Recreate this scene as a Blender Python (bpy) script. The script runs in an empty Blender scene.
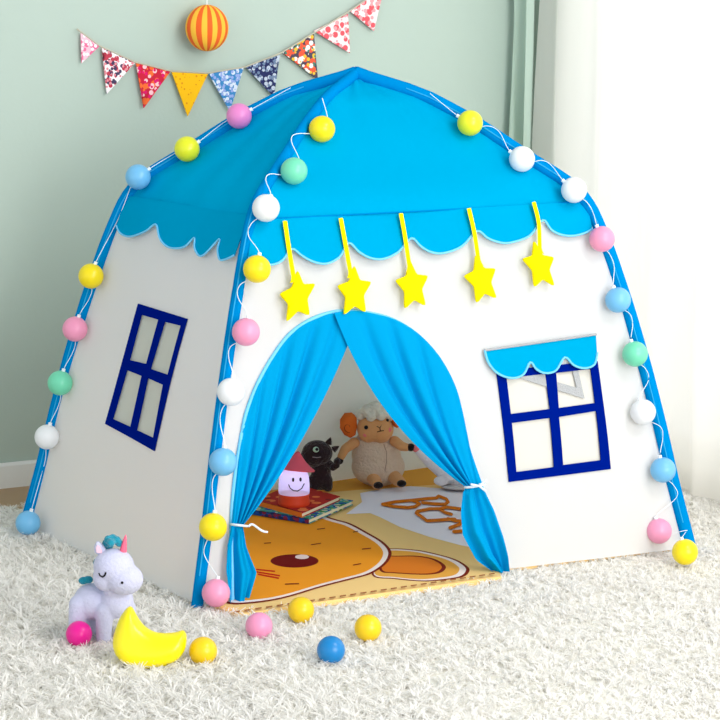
import bpy, bmesh, math, random
import numpy as np
from math import sin, cos, pi, radians
from mathutils import Vector, Matrix
from mathutils.geometry import delaunay_2d_cdt
random.seed(7); rng = np.random.default_rng(7)
sc = bpy.context.scene
COL = sc.collection
# measured sizes and places on the tent, mat and walls (metres; s along the panel, z up)
PR_Z=[0,.155,.30,.43,.57,.70,.80,.85,.91,.995,1.055,1.10]
PR_R=[1,.945,.90,.855,.80,.742,.69,.64,.51,.345,.195,.0]
CB={'L':(-.702,.366),'F':(-.631,-.460),'R':(.613,-.542),'B':(.66,.53)}
D={'arch':[[0.0628,-0.0088],[0.0548,0.0655],[0.0445,0.1499],[0.0407,0.2132],[0.0409,0.2761],[0.0451,0.3366],[0.0517,0.3948],[0.0713,0.4565],[0.1013,0.5136],[0.1369,0.5582],[0.1898,0.5873],[0.2556,0.599],[0.3229,0.5914],[0.3874,0.573],[0.4452,0.537],[0.4905,0.4858],[0.5209,0.4217],[0.5343,0.3582],[0.5441,0.2859],[0.5663,0.1984],[0.5854,0.1198],[0.5979,0.053],[0.6011,0.0029]],
'ltie':[[0.0404,0.1633],[0.0626,0.1568]],
'rtie':[[0.5597,0.1969],[0.5263,0.1934]],
'lA':[[0.0442,0.1751],[0.0408,0.2341],[0.0425,0.2802],[0.0451,0.3366],[0.0517,0.3948],[0.0713,0.4565],[0.1013,0.5136],[0.1369,0.5582],[0.1898,0.5873],[0.2432,0.5997],[0.3004,0.5925]],
'rA':[[0.5678,0.1892],[0.5541,0.2401],[0.5422,0.2905],[0.5343,0.3582],[0.5209,0.4217],[0.4905,0.4858],[0.4452,0.537],[0.3874,0.573],[0.3229,0.5914],[0.2805,0.5978],[0.2334,0.5958]],
'ltL':[[0.0404,0.1633],[0.035,0.1204],[0.0366,0.0685],[0.0474,0.0155],[0.0563,-0.0265]],
'ltR':[[0.0647,0.1564],[0.0766,0.1114],[0.1025,0.0541],[0.0933,0.0031],[0.0806,-0.0348]],
'rtL':[[0.5606,0.1968],[0.5794,0.1364],[0.5904,0.0745],[0.5944,0.0313],[0.5934,-0.0025]],
'rtR':[[0.5225,0.1893],[0.5145,0.1366],[0.515,0.0876],[0.5377,0.0292],[0.5726,-0.0044]],
'wout':[[0.6278,0.4458],[0.8861,0.452],[0.8622,0.202],[0.6285,0.1946]],
'wpanes':[[[0.6497,0.4286],[0.7466,0.4312],[0.7425,0.3513],[0.6484,0.3472]],[[0.7742,0.4316],[0.8636,0.4349],[0.8561,0.3565],[0.7644,0.3519]],[[0.648,0.3268],[0.7391,0.331],[0.7318,0.219],[0.6466,0.2156]],[[0.7608,0.3315],[0.8546,0.338],[0.8427,0.2249],[0.753,0.2216]]],
'flap':[[[0.6637,0.4333],[0.833,0.3684],[0.8315,0.4637],[0.8163,0.4647],[0.8186,0.395],[0.7037,0.4352],[0.7054,0.4442]],[[0.7296,0.4655],[0.7562,0.4593],[0.7637,0.4081],[0.7168,0.4252]]],
'awn':[[0.6045,0.4935],[0.748,0.5031],[0.8966,0.5129]],
'awnS':[[0.6035,0.4935],[0.6071,0.4664],[0.6254,0.4406],[0.6576,0.4273],[0.6882,0.4342],[0.7103,0.4599],[0.7221,0.4433],[0.7424,0.4329],[0.7709,0.4378],[0.8,0.4657],[0.8182,0.4462],[0.8441,0.4376],[0.8715,0.4451],[0.8864,0.4718],[0.8953,0.5129]],
'val':[[-0.0005,0.7213],[0.0327,0.7096],[0.0644,0.7043],[0.0911,0.7138],[0.1112,0.7363],[0.1397,0.7205],[0.1699,0.7067],[0.2043,0.7012],[0.2404,0.7148],[0.2661,0.744],[0.2936,0.7237],[0.3231,0.7097],[0.3579,0.7062],[0.4021,0.7199],[0.4434,0.7491],[0.4666,0.7308],[0.4925,0.7167],[0.5281,0.7133],[0.581,0.7269],[0.6312,0.7587],[0.6561,0.7423],[0.6823,0.7324],[0.7131,0.7292],[0.776,0.7429],[0.831,0.7776],[0.8458,0.7544],[0.8707,0.7422],[0.9051,0.7388],[0.9439,0.7444],[0.9723,0.7528]],
'seamF':[[-0.0158,0.7982],[0.248,0.8016],[0.6338,0.811],[1.0136,0.8221]],
'vall':[[0.0481,0.7397],[0.1004,0.7259],[0.1654,0.72],[0.2259,0.7234],[0.303,0.7392],[0.3532,0.7579],[0.4144,0.7315],[0.4762,0.7169],[0.5399,0.7138],[0.6069,0.7221],[0.6466,0.7442],[0.6723,0.7236],[0.7212,0.709],[0.7591,0.7156],[0.8252,0.7516],[0.8353,0.7286],[0.8705,0.7093],[0.9107,0.7117],[0.9656,0.7233]],
'seamL':[[-0.0105,0.8076],[0.4584,0.7984],[0.9465,0.7931]],
'lwout':[[0.3685,0.5788],[0.7098,0.5719],[0.6494,0.2752],[0.332,0.2971]],
'lwpanes':[[[0.408,0.5566],[0.529,0.5551],[0.5083,0.4541],[0.394,0.4522]],[[0.5713,0.5541],[0.6801,0.5541],[0.6593,0.4444],[0.5404,0.446]],[[0.3903,0.4288],[0.4936,0.4255],[0.4825,0.3084],[0.3687,0.3132]],[[0.5336,0.4251],[0.6404,0.4204],[0.6313,0.3019],[0.5221,0.3064]]],
'stars':[[[0.0821,0.7935],[0.1376,0.6331]],[[0.2405,0.7955],[0.2802,0.6374]],[[0.4183,0.8015],[0.4326,0.6438]],[[0.6192,0.8071],[0.6169,0.6492]],[[0.8224,0.8154],[0.7803,0.6741]]],
'globes':{'L':[[-0.7296,0.287,0.03,'sky'],[-0.6729,0.301,0.2329,'white'],[-0.6439,0.2856,0.3648,'mint'],[-0.6111,0.2681,0.4958,'pink'],[-0.5764,0.2495,0.6234,'yellow'],[-0.4761,0.1975,0.8594,'sky'],[-0.3735,0.1444,0.9262,'lemon'],[-0.265,0.0876,1.0047,'orchid']],
'F':[[-0.1964,-0.1966,0.988,'yellow'],[-0.3122,-0.2825,0.9025,'mint'],[-0.417,-0.353,0.8305,'white'],[-0.4591,-0.3943,0.7046,'yellow'],[-0.4985,-0.4212,0.5743,'pink'],[-0.5419,-0.4374,0.4503,'white'],[-0.5725,-0.4615,0.3058,'sky'],[-0.604,-0.4781,0.1714,'yellow'],[-0.6126,-0.5105,0.0364,'pink']],
'R':[[0.1826,-0.2213,0.9962,'lemon'],[0.2753,-0.3036,0.9154,'white'],[0.3675,-0.385,0.8466,'white'],[0.4187,-0.4296,0.7345,'pink'],[0.4486,-0.4582,0.5934,'sky'],[0.4813,-0.4864,0.4679,'mint'],[0.4972,-0.503,0.3317,'white'],[0.5368,-0.5348,0.1953,'sky'],[0.5295,-0.5366,0.0496,'pink'],[0.5086,-0.6637,0.03,'yellow']]},'balls':[[-0.9601,-0.6027,'magenta'],[-0.7902,-0.8222,'amber'],[-0.6152,-0.7174,'rose'],[-0.484,-0.6516,'amber'],[-0.5655,-0.9316,'blue'],[-0.4257,-0.832,'amber']],
'backband':[[0.0219,0.5709],[0.2498,0.5121],[0.5354,0.5132],[0.7537,0.4936],[0.6628,0.3037],[0.4163,0.3163],[0.2787,0.3448],[0.1374,0.3625],[-0.0482,0.3906]],
'cloud':[[0.0535,0.1243],[0.1552,0.2228],[0.202,0.3165],[0.275,0.3331],[0.3622,0.3298],[0.4384,0.2505],[0.5072,0.162],[0.4674,-0.0863],[0.2248,-0.4492],[0.1831,-0.3857],[0.1617,-0.3321],[0.1401,-0.2777],[0.1174,-0.1777],[0.1046,-0.0568],[0.1135,0.0573],[0.1127,0.1064]],
'face0':[[-0.0009,0.1034],[0.013,0.0309],[0.0042,-0.0746],[-0.0082,-0.169],[-0.0348,-0.2527],[-0.0745,-0.3164],[-0.1252,-0.3719],[-0.1843,-0.416],[-0.2474,-0.4368],[-0.3288,-0.4613],[-0.4538,-0.507],[-0.5364,-0.5089],[-0.5764,-0.4793],[-0.5659,-0.3577],[-0.4643,-0.1163],[-0.2855,0.1772],[-0.1118,0.3328],[-0.0154,0.2966]],
'face1':[[-0.0095,0.0957],[0.004,0.0254],[-0.0044,-0.0769],[-0.0163,-0.1685],[-0.042,-0.2499],[-0.0805,-0.3119],[-0.1297,-0.366],[-0.1871,-0.4089],[-0.2485,-0.4293],[-0.3278,-0.4531],[-0.4496,-0.4978],[-0.53,-0.4998],[-0.5691,-0.471],[-0.5587,-0.3523],[-0.4595,-0.1173],[-0.2856,0.1674],[-0.1173,0.3179],[-0.0238,0.2827]],
'face2':[[-0.0232,0.0838],[-0.0102,0.0168],[-0.018,-0.0808],[-0.0291,-0.1682],[-0.0536,-0.2461],[-0.0902,-0.3054],[-0.1372,-0.3573],[-0.1921,-0.3985],[-0.2509,-0.4182],[-0.3269,-0.4412],[-0.4438,-0.4843],[-0.5211,-0.4863],[-0.5586,-0.4586],[-0.5484,-0.3445],[-0.4529,-0.1193],[-0.2866,0.1524],[-0.1262,0.2952],[-0.0372,0.2616]],
'shade':[[-0.5388,-0.4899],[-0.4428,-0.4856],[-0.3169,-0.4392],[-0.2489,-0.4168],[-0.362,-0.4159],[-0.5198,-0.4367]],
'nose':[[-0.2324,-0.2611],[-0.2389,-0.2711],[-0.2471,-0.2796],[-0.2565,-0.2865],[-0.2669,-0.2914],[-0.2778,-0.2942],[-0.2887,-0.2948],[-0.2994,-0.2931],[-0.3094,-0.2893],[-0.3183,-0.2834],[-0.3258,-0.2757],[-0.3317,-0.2665],[-0.3356,-0.2561],[-0.3375,-0.2449],[-0.3372,-0.2333],[-0.3349,-0.2218],[-0.3304,-0.2107],[-0.324,-0.2006],[-0.316,-0.1918],[-0.3066,-0.1846],[-0.2962,-0.1794],[-0.2851,-0.1764],[-0.2739,-0.1757],[-0.263,-0.1773],[-0.2527,-0.1812],[-0.2436,-0.1872],[-0.236,-0.1951],[-0.2301,-0.2046],[-0.2262,-0.2153],[-0.2245,-0.2267],[-0.225,-0.2385],[-0.2276,-0.2501]],
'glint':[[-0.2345,-0.2187],[-0.2394,-0.2253],[-0.2458,-0.2298],[-0.2526,-0.2314],[-0.2588,-0.23],[-0.2636,-0.2258],[-0.2661,-0.2193],[-0.266,-0.2117],[-0.2633,-0.2039],[-0.2585,-0.1973],[-0.2521,-0.1927],[-0.2453,-0.191],[-0.239,-0.1924],[-0.2342,-0.1967],[-0.2317,-0.2032],[-0.2318,-0.2109]],
'ear0':[[-0.0578,-0.241],[-0.0187,-0.2343],[0.0244,-0.2724],[0.0483,-0.3324],[0.0587,-0.3951],[0.0475,-0.4607],[0.0258,-0.4994],[-0.0095,-0.5303],[-0.058,-0.5344],[-0.1093,-0.5223],[-0.1559,-0.4743],[-0.1824,-0.4218]],
'ear1':[[-0.0586,-0.2488],[-0.0217,-0.2425],[0.019,-0.2785],[0.0416,-0.3351],[0.0515,-0.3942],[0.041,-0.4562],[0.0205,-0.4929],[-0.0129,-0.5222],[-0.0587,-0.526],[-0.1073,-0.5147],[-0.1513,-0.4692],[-0.1764,-0.4195]],
'ear2':[[-0.0631,-0.2575],[-0.0292,-0.2518],[0.0081,-0.2849],[0.029,-0.3368],[0.0382,-0.3912],[0.0286,-0.4484],[0.0099,-0.4822],[-0.0208,-0.5093],[-0.0631,-0.5129],[-0.1078,-0.5025],[-0.1485,-0.4605],[-0.1716,-0.4146]],
'ear3':[[-0.0812,-0.2817],[-0.0523,-0.2966],[-0.0046,-0.321],[0.0162,-0.3629],[0.0105,-0.4164],[-0.0076,-0.4524],[-0.0415,-0.4796],[-0.0804,-0.4743],[-0.1319,-0.4331],[-0.149,-0.3996]],
'ear4':[[-0.0802,-0.2916],[-0.0542,-0.305],[-0.0114,-0.3269],[0.0073,-0.3646],[0.0023,-0.4127],[-0.014,-0.4451],[-0.0445,-0.4697],[-0.0795,-0.465],[-0.1259,-0.4278],[-0.1413,-0.3976]],
'red':[[[-0.3942,-0.2636],[-0.364,-0.2989]],[[-0.404,-0.2833],[-0.372,-0.3389]],[[-0.4098,-0.3048],[-0.3838,-0.357]]],
'dash':[[[-0.2693,-0.0572],[-0.2524,-0.0605]],[[-0.177,-0.1208],[-0.1491,-0.1188]],[[-0.0915,0.0085],[-0.0692,0.0087]],[[-0.3953,-0.4082],[-0.366,-0.4186]],[[-0.1816,-0.3329],[-0.1588,-0.3294]],[[-0.0908,-0.2134],[-0.0672,-0.2148]],[[-0.0282,-0.0581],[-0.0124,-0.0547]]],
'text':[[[0.186,0.1705],[0.2282,0.1794],[0.278,0.175],[0.3223,0.1735],[0.3456,0.1682],[0.3636,0.1852],[0.3635,0.1477],[0.3489,0.1149],[0.3283,0.0967],[0.3076,0.1119],[0.2863,0.1387]],[[0.186,0.1705],[0.1961,0.137],[0.2231,0.1076],[0.2452,0.1073],[0.2718,0.1301],[0.2771,0.1546],[0.2743,0.1688]],[[0.3386,0.0255],[0.3275,0.0467],[0.3135,0.0664],[0.2898,0.0581],[0.2671,0.0697],[0.2245,0.0603],[0.2111,0.0441],[0.2008,-0.0038],[0.1919,-0.0396],[0.2154,-0.0456],[0.2515,-0.0521],[0.2626,-0.0578]],[[0.2861,0.0522],[0.2794,0.017],[0.2827,-0.0076]],[[0.2509,-0.0443],[0.2542,-0.0713],[0.266,-0.0818],[0.2457,-0.1084],[0.2032,-0.1303]],[[0.1911,-0.1672],[0.2135,-0.1715],[0.2346,-0.1723]],[[0.266,-0.0818],[0.2875,-0.0883]]],
'mat_front':[[-0.5965,-0.5733],[-0.4153,-0.5627],[-0.1434,-0.5663],[0.0278,-0.5592]],
'book0':[[-0.1684,0.225],[-0.0845,0.063],[0.1124,0.1937],[0.0289,0.3646]],
'book1':[[-0.1326,0.2631],[-0.0928,0.0843],[0.0807,0.2053],[0.044,0.3935]],
'flags':[[[-0.3496,1.1858],[-0.2963,1.152],[-0.3477,1.1077]],[[-0.2906,1.1494],[-0.1963,1.1071],[-0.2776,1.0259]],[[-0.1934,1.1097],[-0.0914,1.0854],[-0.171,0.9874]],[[-0.0885,1.0827],[0.0186,1.0766],[-0.0415,0.9641]],[[0.0216,1.0766],[0.1275,1.095],[0.0849,0.9757]],[[0.1336,1.0949],[0.2382,1.1273],[0.2201,1.0122]],[[0.2444,1.1355],[0.3443,1.1849],[0.3579,1.0579]],[[0.3442,1.1932],[0.4518,1.2406],[0.4594,1.1324]],[[0.4582,1.2489],[0.5672,1.3138],[0.5363,1.1938]]],
'bstr':[[-0.3607,1.1962],[-0.2963,1.152],[-0.1963,1.1098],[-0.0914,1.0854],[0.0186,1.0793],[0.1306,1.095],[0.2413,1.1328],[0.3442,1.1877],[0.4518,1.2461],[0.5737,1.3195],[0.6873,1.4078]],
'balloon':[[-0.005,1.2008],[0.0546,1.201]],
'anc':{'unicorn':[-0.9087,-0.6082,0.00201],
'moon':[-0.8935,-0.7913,0.001941],
'black':[0.1124,0.3771,0.002626],
'sheep':[0.2908,0.382,0.002668],
'lamp':[-0.0666,0.177,0.002505],
'goose':[0.4338,0.2685,0.002655]}}

# ------------------------------------------------------------------ camera
CP = (-2.547, -4.545, 1.263); YAW, PITCH, ROLL = 0.514, 0.161, 0.010
fw = Vector((cos(PITCH)*sin(YAW), cos(PITCH)*cos(YAW), -sin(PITCH)))
rt = Vector((cos(YAW), -sin(YAW), 0)); up = rt.cross(fw)
r2 = rt*cos(ROLL)+up*sin(ROLL); u2 = up*cos(ROLL)-rt*sin(ROLL)
cam = bpy.data.cameras.new('camera'); co = bpy.data.objects.new('camera', cam); COL.objects.link(co)
cam.sensor_width = 36; cam.lens = 36*3.027; cam.clip_start = .1; cam.clip_end = 60
M = Matrix((r2, u2, -fw)).transposed().to_4x4(); M.translation = CP; co.matrix_world = M
sc.camera = co
# ------------------------------------------------------------------ light
sc.view_settings.view_transform = 'Standard'; sc.view_settings.look = 'None'
sc.view_settings.exposure = 0.0; sc.view_settings.gamma = 1; sc.view_settings.use_curve_mapping = False
w = bpy.data.worlds.new('world'); sc.world = w; w.use_nodes = True
wn_ = w.node_tree.nodes; wl_ = w.node_tree.links
tc_ = wn_.new('ShaderNodeTexCoord'); sp_ = wn_.new('ShaderNodeSeparateXYZ'); mr_ = wn_.new('ShaderNodeMapRange'); mx_ = wn_.new('ShaderNodeMix'); mx_.data_type = 'RGBA'
wl_.new(tc_.outputs['Generated'], sp_.inputs[0]); wl_.new(sp_.outputs[2], mr_.inputs[0]); mr_.inputs[1].default_value = .1; mr_.inputs[2].default_value = .8
mx_.inputs['A'].default_value = (1.18, 1.23, 1.27, 1); mx_.inputs['B'].default_value = (.50, .53, .56, 1)    # bright room all round, dimmer ceiling
wl_.new(mr_.outputs[0], mx_.inputs['Factor']); wl_.new(mx_.outputs['Result'], wn_['Background'].inputs[0])
wn_['Background'].inputs[1].default_value = 1.0
def area(name, loc, target, size, power, color=(1, 1, 1), sy=None):
    l = bpy.data.lights.new(name, 'AREA'); l.energy = power; l.color = color
    l.shape = 'RECTANGLE'; l.size = size; l.size_y = sy or size
    o = bpy.data.objects.new(name, l); COL.objects.link(o); o.location = loc
    o.rotation_euler = (Vector(target)-Vector(loc)).to_track_quat('-Z', 'Y').to_euler(); return o
area('added_front_fill', (.05, -5.6, 1.55), (-.05, -.3, .25), 2.5, 156, (1, .995, .99))  # added lamp, not a room fixture: brightens the front wall and door interior
area('added_rug_fill', (.7, -3.0, 3.2), (-.5, -.9, 0), 1.4, 55, (1, .985, .96))  # added overhead lamp that lifts the rug; the room has none there
area('window_daylight', (3.2, -.6, 1.6), (.6, -.6, .5), 2.4, 60, (1, .98, .95), 2.4)
# ------------------------------------------------------------------ helpers
def lin(c):
    return tuple(((v/255)/12.92 if v/255 <= .04045 else ((v/255+.055)/1.055)**2.4) for v in c)+(1,)
def mat(name, rgb, rough=.7, trans=0., bump=0., bscale=60., spec=.3, sheen=0., emit=0., emitc=None, var=0., vscale=8., coat=0., sss=0., tcol=None):
    m = bpy.data.materials.new(name); m.use_nodes = True; nt = m.node_tree; N = nt.nodes; L = nt.links
    b = N['Principled BSDF']; out = N['Material Output']
    c = lin(rgb)
    b.inputs['Base Color'].default_value = c; b.inputs['Roughness'].default_value = rough
    b.inputs['Specular IOR Level'].default_value = spec; b.inputs['Sheen Weight'].default_value = sheen
    b.inputs['Coat Weight'].default_value = coat
    if sss: b.inputs['Subsurface Weight'].default_value = sss; b.inputs['Subsurface Scale'].default_value = .02
    if emit:
        b.inputs['Emission Color'].default_value = lin(emitc or rgb); b.inputs['Emission Strength'].default_value = emit
    tc = N.new('ShaderNodeTexCoord')
    if var:
        n = N.new('ShaderNodeTexNoise'); n.inputs['Scale'].default_value = vscale; n.inputs['Detail'].default_value = 4
        L.new(tc.outputs['Object'], n.inputs['Vector'])
        mx = N.new('ShaderNodeMix'); mx.data_type = 'RGBA'
        mx.inputs['A'].default_value = tuple(v*(1-var) for v in c[:3])+(1,); mx.inputs['B'].default_value = tuple(min(1, v*(1+var)) for v in c[:3])+(1,)
        L.new(n.outputs['Fac'], mx.inputs['Factor']); L.new(mx.outputs['Result'], b.inputs['Base Color'])
    if bump:
        n2 = N.new('ShaderNodeTexNoise'); n2.inputs['Scale'].default_value = bscale; n2.inputs['Detail'].default_value = 5
        L.new(tc.outputs['Object'], n2.inputs['Vector'])
        bp = N.new('ShaderNodeBump'); bp.inputs['Strength'].default_value = bump; bp.inputs['Distance'].default_value = .01
        L.new(n2.outputs['Fac'], bp.inputs['Height']); L.new(bp.outputs['Normal'], b.inputs['Normal'])
    if trans:
        t = N.new('ShaderNodeBsdfTranslucent'); t.inputs['Color'].default_value = lin(tcol) if tcol else c
        ms = N.new('ShaderNodeMixShader'); ms.inputs[0].default_value = trans
        L.new(b.outputs[0], ms.inputs[1]); L.new(t.outputs[0], ms.inputs[2]); L.new(ms.outputs[0], out.inputs['Surface'])
    return m
def see_through(m, fac):
    nt = m.node_tree; out = nt.nodes['Material Output']; src = out.inputs['Surface'].links[0].from_socket
    t = nt.nodes.new('ShaderNodeBsdfTransparent'); ms = nt.nodes.new('ShaderNodeMixShader'); ms.inputs[0].default_value = fac
    nt.links.new(src, ms.inputs[1]); nt.links.new(t.outputs[0], ms.inputs[2]); nt.links.new(ms.outputs[0], out.inputs['Surface']); return m
def printed(name, base, cols, scale=60, cut=.45):
    """cotton print: coloured blossoms of several hues on a plain ground"""
    m = mat(name, base, .85); nt = m.node_tree; N = nt.nodes; L = nt.links; b = N['Principled BSDF']
    tc = N.new('ShaderNodeTexCoord'); prev = None
    for i, c in enumerate(cols):
        mp = N.new('ShaderNodeMapping'); mp.inputs['Location'].default_value = (i*3.7, i*1.3, i*2.1)
        v = N.new('ShaderNodeTexVoronoi'); v.inputs['Scale'].default_value = scale*(1+.22*i)
        L.new(tc.outputs['Object'], mp.inputs['Vector']); L.new(mp.outputs[0], v.inputs['Vector'])
        lt = N.new('ShaderNodeMath'); lt.operation = 'LESS_THAN'; lt.inputs[1].default_value = cut*(1-.12*i)
        L.new(v.outputs['Distance'], lt.inputs[0])
        mx = N.new('ShaderNodeMix'); mx.data_type = 'RGBA'
        if prev: L.new(prev, mx.inputs['A'])
        else: mx.inputs['A'].default_value = lin(base)
        mx.inputs['B'].default_value = lin(c); L.new(lt.outputs[0], mx.inputs['Factor']); prev = mx.outputs['Result']
    L.new(prev, b.inputs['Base Color']); return m
def link(name, me, parent=None, label=None):
    o = bpy.data.objects.new(name, me); COL.objects.link(o)
    if parent: o.parent = parent
    if label: o['label'] = label
    return o
def mesh(name, vs, fs, m, parent=None, smooth=True, sharp=.75, label=None, mats=None, idx=None):
    me = bpy.data.meshes.new(name); me.from_pydata([tuple(v) for v in vs], [], [tuple(f) for f in fs])
    for q in (mats or [m]): me.materials.append(q)
    if idx: me.polygons.foreach_set('material_index', idx)
    if smooth:
        me.polygons.foreach_set('use_smooth', [True]*len(me.polygons))
        bm = bmesh.new(); bm.from_mesh(me); bmesh.ops.recalc_face_normals(bm, faces=bm.faces)
        for e in bm.edges:
            if len(e.link_faces) == 2 and e.calc_face_angle(0) > sharp: e.smooth = False
        bm.to_mesh(me); bm.free()
    me.update(); return link(name, me, parent, label)
def tag(o, label, cat=None, group=None, kind=None):
    if label: o['label'] = label
    if cat: o['category'] = cat
    if group: o['group'] = group
    if kind: o['kind'] = kind
    return o
def empty(name, loc=(0, 0, 0), rz=0, label=None, cat=None, group=None):
    o = link(name, None); o.location = loc; o.rotation_euler = (0, 0, rz); o.empty_display_size = .05
    return tag(o, label, cat, group)
def box(name, a, b, m, parent=None, **k):
    x0, y0, z0 = a; x1, y1, z1 = b
    vs = [(x, y, z) for z in (z0, z1) for y in (y0, y1) for x in (x0, x1)]
    fs = [(0, 2, 3, 1), (4, 5, 7, 6), (0, 1, 5, 4), (2, 6, 7, 3), (0, 4, 6, 2), (1, 3, 7, 5)]
    return mesh(name, vs, fs, m, parent, smooth=False, **k)
def smoothline(pts, n=6):
    P = [Vector(p) for p in pts]; out = []
    for i in range(len(P)-1):
        p0 = P[max(0, i-1)]; p1 = P[i]; p2 = P[i+1]; p3 = P[min(len(P)-1, i+2)]
        for k in range(n):
            t = k/n
            out.append(.5*((2*p1)+(-p0+p2)*t+(2*p0-5*p1+4*p2-p3)*t*t+(-p0+3*p1-3*p2+p3)*t**3))
    out.append(P[-1]); return out
def tube_geo(pts, r, seg=8, flat=1., nrm=None, V=None, F=None):
    P = [Vector(p) for p in pts]; V = [] if V is None else V; F = [] if F is None else F; b0 = len(V)
    ref = Vector(nrm) if nrm else Vector((.3, .2, 1))
    for i, p in enumerate(P):
        t = (P[min(i+1, len(P)-1)]-P[max(i-1, 0)]).normalized()
        a = t.cross(ref)
        if a.length < 1e-3: a = t.cross(Vector((1, 0, 0)))
        a.normalize(); b = t.cross(a)
        R = r[i] if isinstance(r, (list, tuple)) else r
        for k in range(seg):
            th = 2*pi*k/seg; V.append(p+a*(R*cos(th))+b*(R*flat*sin(th)))
    n = len(P)
    for i in range(n-1):
        for k in range(seg):
            F.append((b0+i*seg+k, b0+i*seg+(k+1) % seg, b0+(i+1)*seg+(k+1) % seg, b0+(i+1)*seg+k))
    F.append(tuple(b0+k for k in range(seg))[::-1]); F.append(tuple(b0+(n-1)*seg+k for k in range(seg)))
    return V, F
def tube(name, pts, r, m, parent=None, seg=8, flat=1., nrm=None, label=None):
    V, F = tube_geo(pts, r, seg, flat, nrm); return mesh(name, V, F, m, parent, label=label, sharp=1.2)
def sphere_geo(c, r, V, F, nu=24, nv=14, rot=None):
    b0 = len(V); r = r if hasattr(r, '__len__') else (r, r, r); c = Vector(c)
    def q(x, y, z):
        v = Vector((x*r[0], y*r[1], z*r[2]))
        return c+(rot @ v if rot else v)
    V.append(q(0, 0, -1))
    for j in range(1, nv):
        ph = -pi/2+pi*j/nv
        for i in range(nu): th = 2*pi*i/nu; V.append(q(cos(ph)*cos(th), cos(ph)*sin(th), sin(ph)))
    V.append(q(0, 0, 1)); top = len(V)-1
    for i in range(nu):
        F.append((b0, b0+1+(i+1) % nu, b0+1+i)); F.append((top, top-nu+i, top-nu+(i+1) % nu))
        for j in range(nv-2):
            a = b0+1+j*nu; F.append((a+i, a+(i+1) % nu, a+nu+(i+1) % nu, a+nu+i))
def sphere(name, c, r, m, parent=None, label=None, nu=24, nv=14):
    V, F = [], []; sphere_geo(c, r, V, F, nu, nv); return mesh(name, V, F, m, parent, label=label, sharp=3)
def capsule_geo(a, b, ra, rb, V, F):
    a = Vector(a); b = Vector(b); n = max(2, int((b-a).length/min(ra, rb)*2)+1)
    for i in range(n+1):
        t = i/n; sphere_geo(a.lerp(b, t), ra+(rb-ra)*t, V, F, 14, 8)
def blob(name, parts, m, parent=None, voxel=.0035, iters=6, label=None, subd=0):
    """soft sewn body: ellipsoids and capsules fused into one continuous skin"""
    V, F = [], []
    for p in parts:
        if p[0] == 'e': sphere_geo(p[1], p[2], V, F, rot=(Matrix.Rotation(p[3], 3, p[4]) if len(p) > 3 else None))
        else: capsule_geo(p[1], p[2], p[3], p[4], V, F)
    me = bpy.data.meshes.new('tmp'); me.from_pydata(V, [], F); t = bpy.data.objects.new('tmp', me); COL.objects.link(t)
    md = t.modifiers.new('r', 'REMESH'); md.mode = 'VOXEL'; md.voxel_size = voxel
    s = t.modifiers.new('s', 'SMOOTH'); s.factor = .5; s.iterations = iters
    dg = bpy.context.evaluated_depsgraph_get(); dg.update()
    new = bpy.data.meshes.new_from_object(t.evaluated_get(dg)); bpy.data.objects.remove(t); bpy.data.meshes.remove(me)
    new.name = name; new.materials.clear(); new.materials.append(m)
    new.polygons.foreach_set('use_smooth', [True]*len(new.polygons)); return link(name, new, parent, label)
def lathe(name, prof, m, parent=None, c=(0, 0, 0), seg=40, label=None, tilt=None, sharp=.75):
    V, F = [], []; c = Vector(c)
    for r, z in prof:
        for k in range(seg):
            v = Vector((r*cos(2*pi*k/seg), r*sin(2*pi*k/seg), z)); V.append(c+(tilt @ v if tilt else v))
    for i in range(len(prof)-1):
        for k in range(seg): F.append((i*seg+k, i*seg+(k+1) % seg, (i+1)*seg+(k+1) % seg, (i+1)*seg+k))
    F.append(tuple(range(seg))[::-1]); F.append(tuple((len(prof)-1)*seg+k for k in range(seg)))
    return mesh(name, V, F, m, parent, label=label, sharp=sharp)
def inpoly(x, y, P):
    c = False; n = len(P); j = n-1
    for i in range(n):
        if (P[i][1] > y) != (P[j][1] > y) and x < (P[j][0]-P[i][0])*(y-P[i][1])/(P[j][1]-P[i][1])+P[i][0]: c = not c
        j = i
    return c
def segdist(x, y, P):
    d = 9
    for i in range(len(P)):
        ax, ay = P[i]; bx, by = P[(i+1) % len(P)]; dx, dy = bx-ax, by-ay
        t = max(0, min(1, ((x-ax)*dx+(y-ay)*dy)/(dx*dx+dy*dy+1e-12))); d = min(d, math.hypot(x-ax-t*dx, y-ay-t*dy))
    return d
def dens(P, step, closed=True):
    out = []; n = len(P)
    for i in range(n if closed else n-1):
        a = P[i]; b = P[(i+1) % n]; k = max(1, int(math.ceil(math.hypot(b[0]-a[0], b[1]-a[1])/step)))
        for j in range(k): out.append((a[0]+(b[0]-a[0])*j/k, a[1]+(b[1]-a[1])*j/k))
    return out
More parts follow.
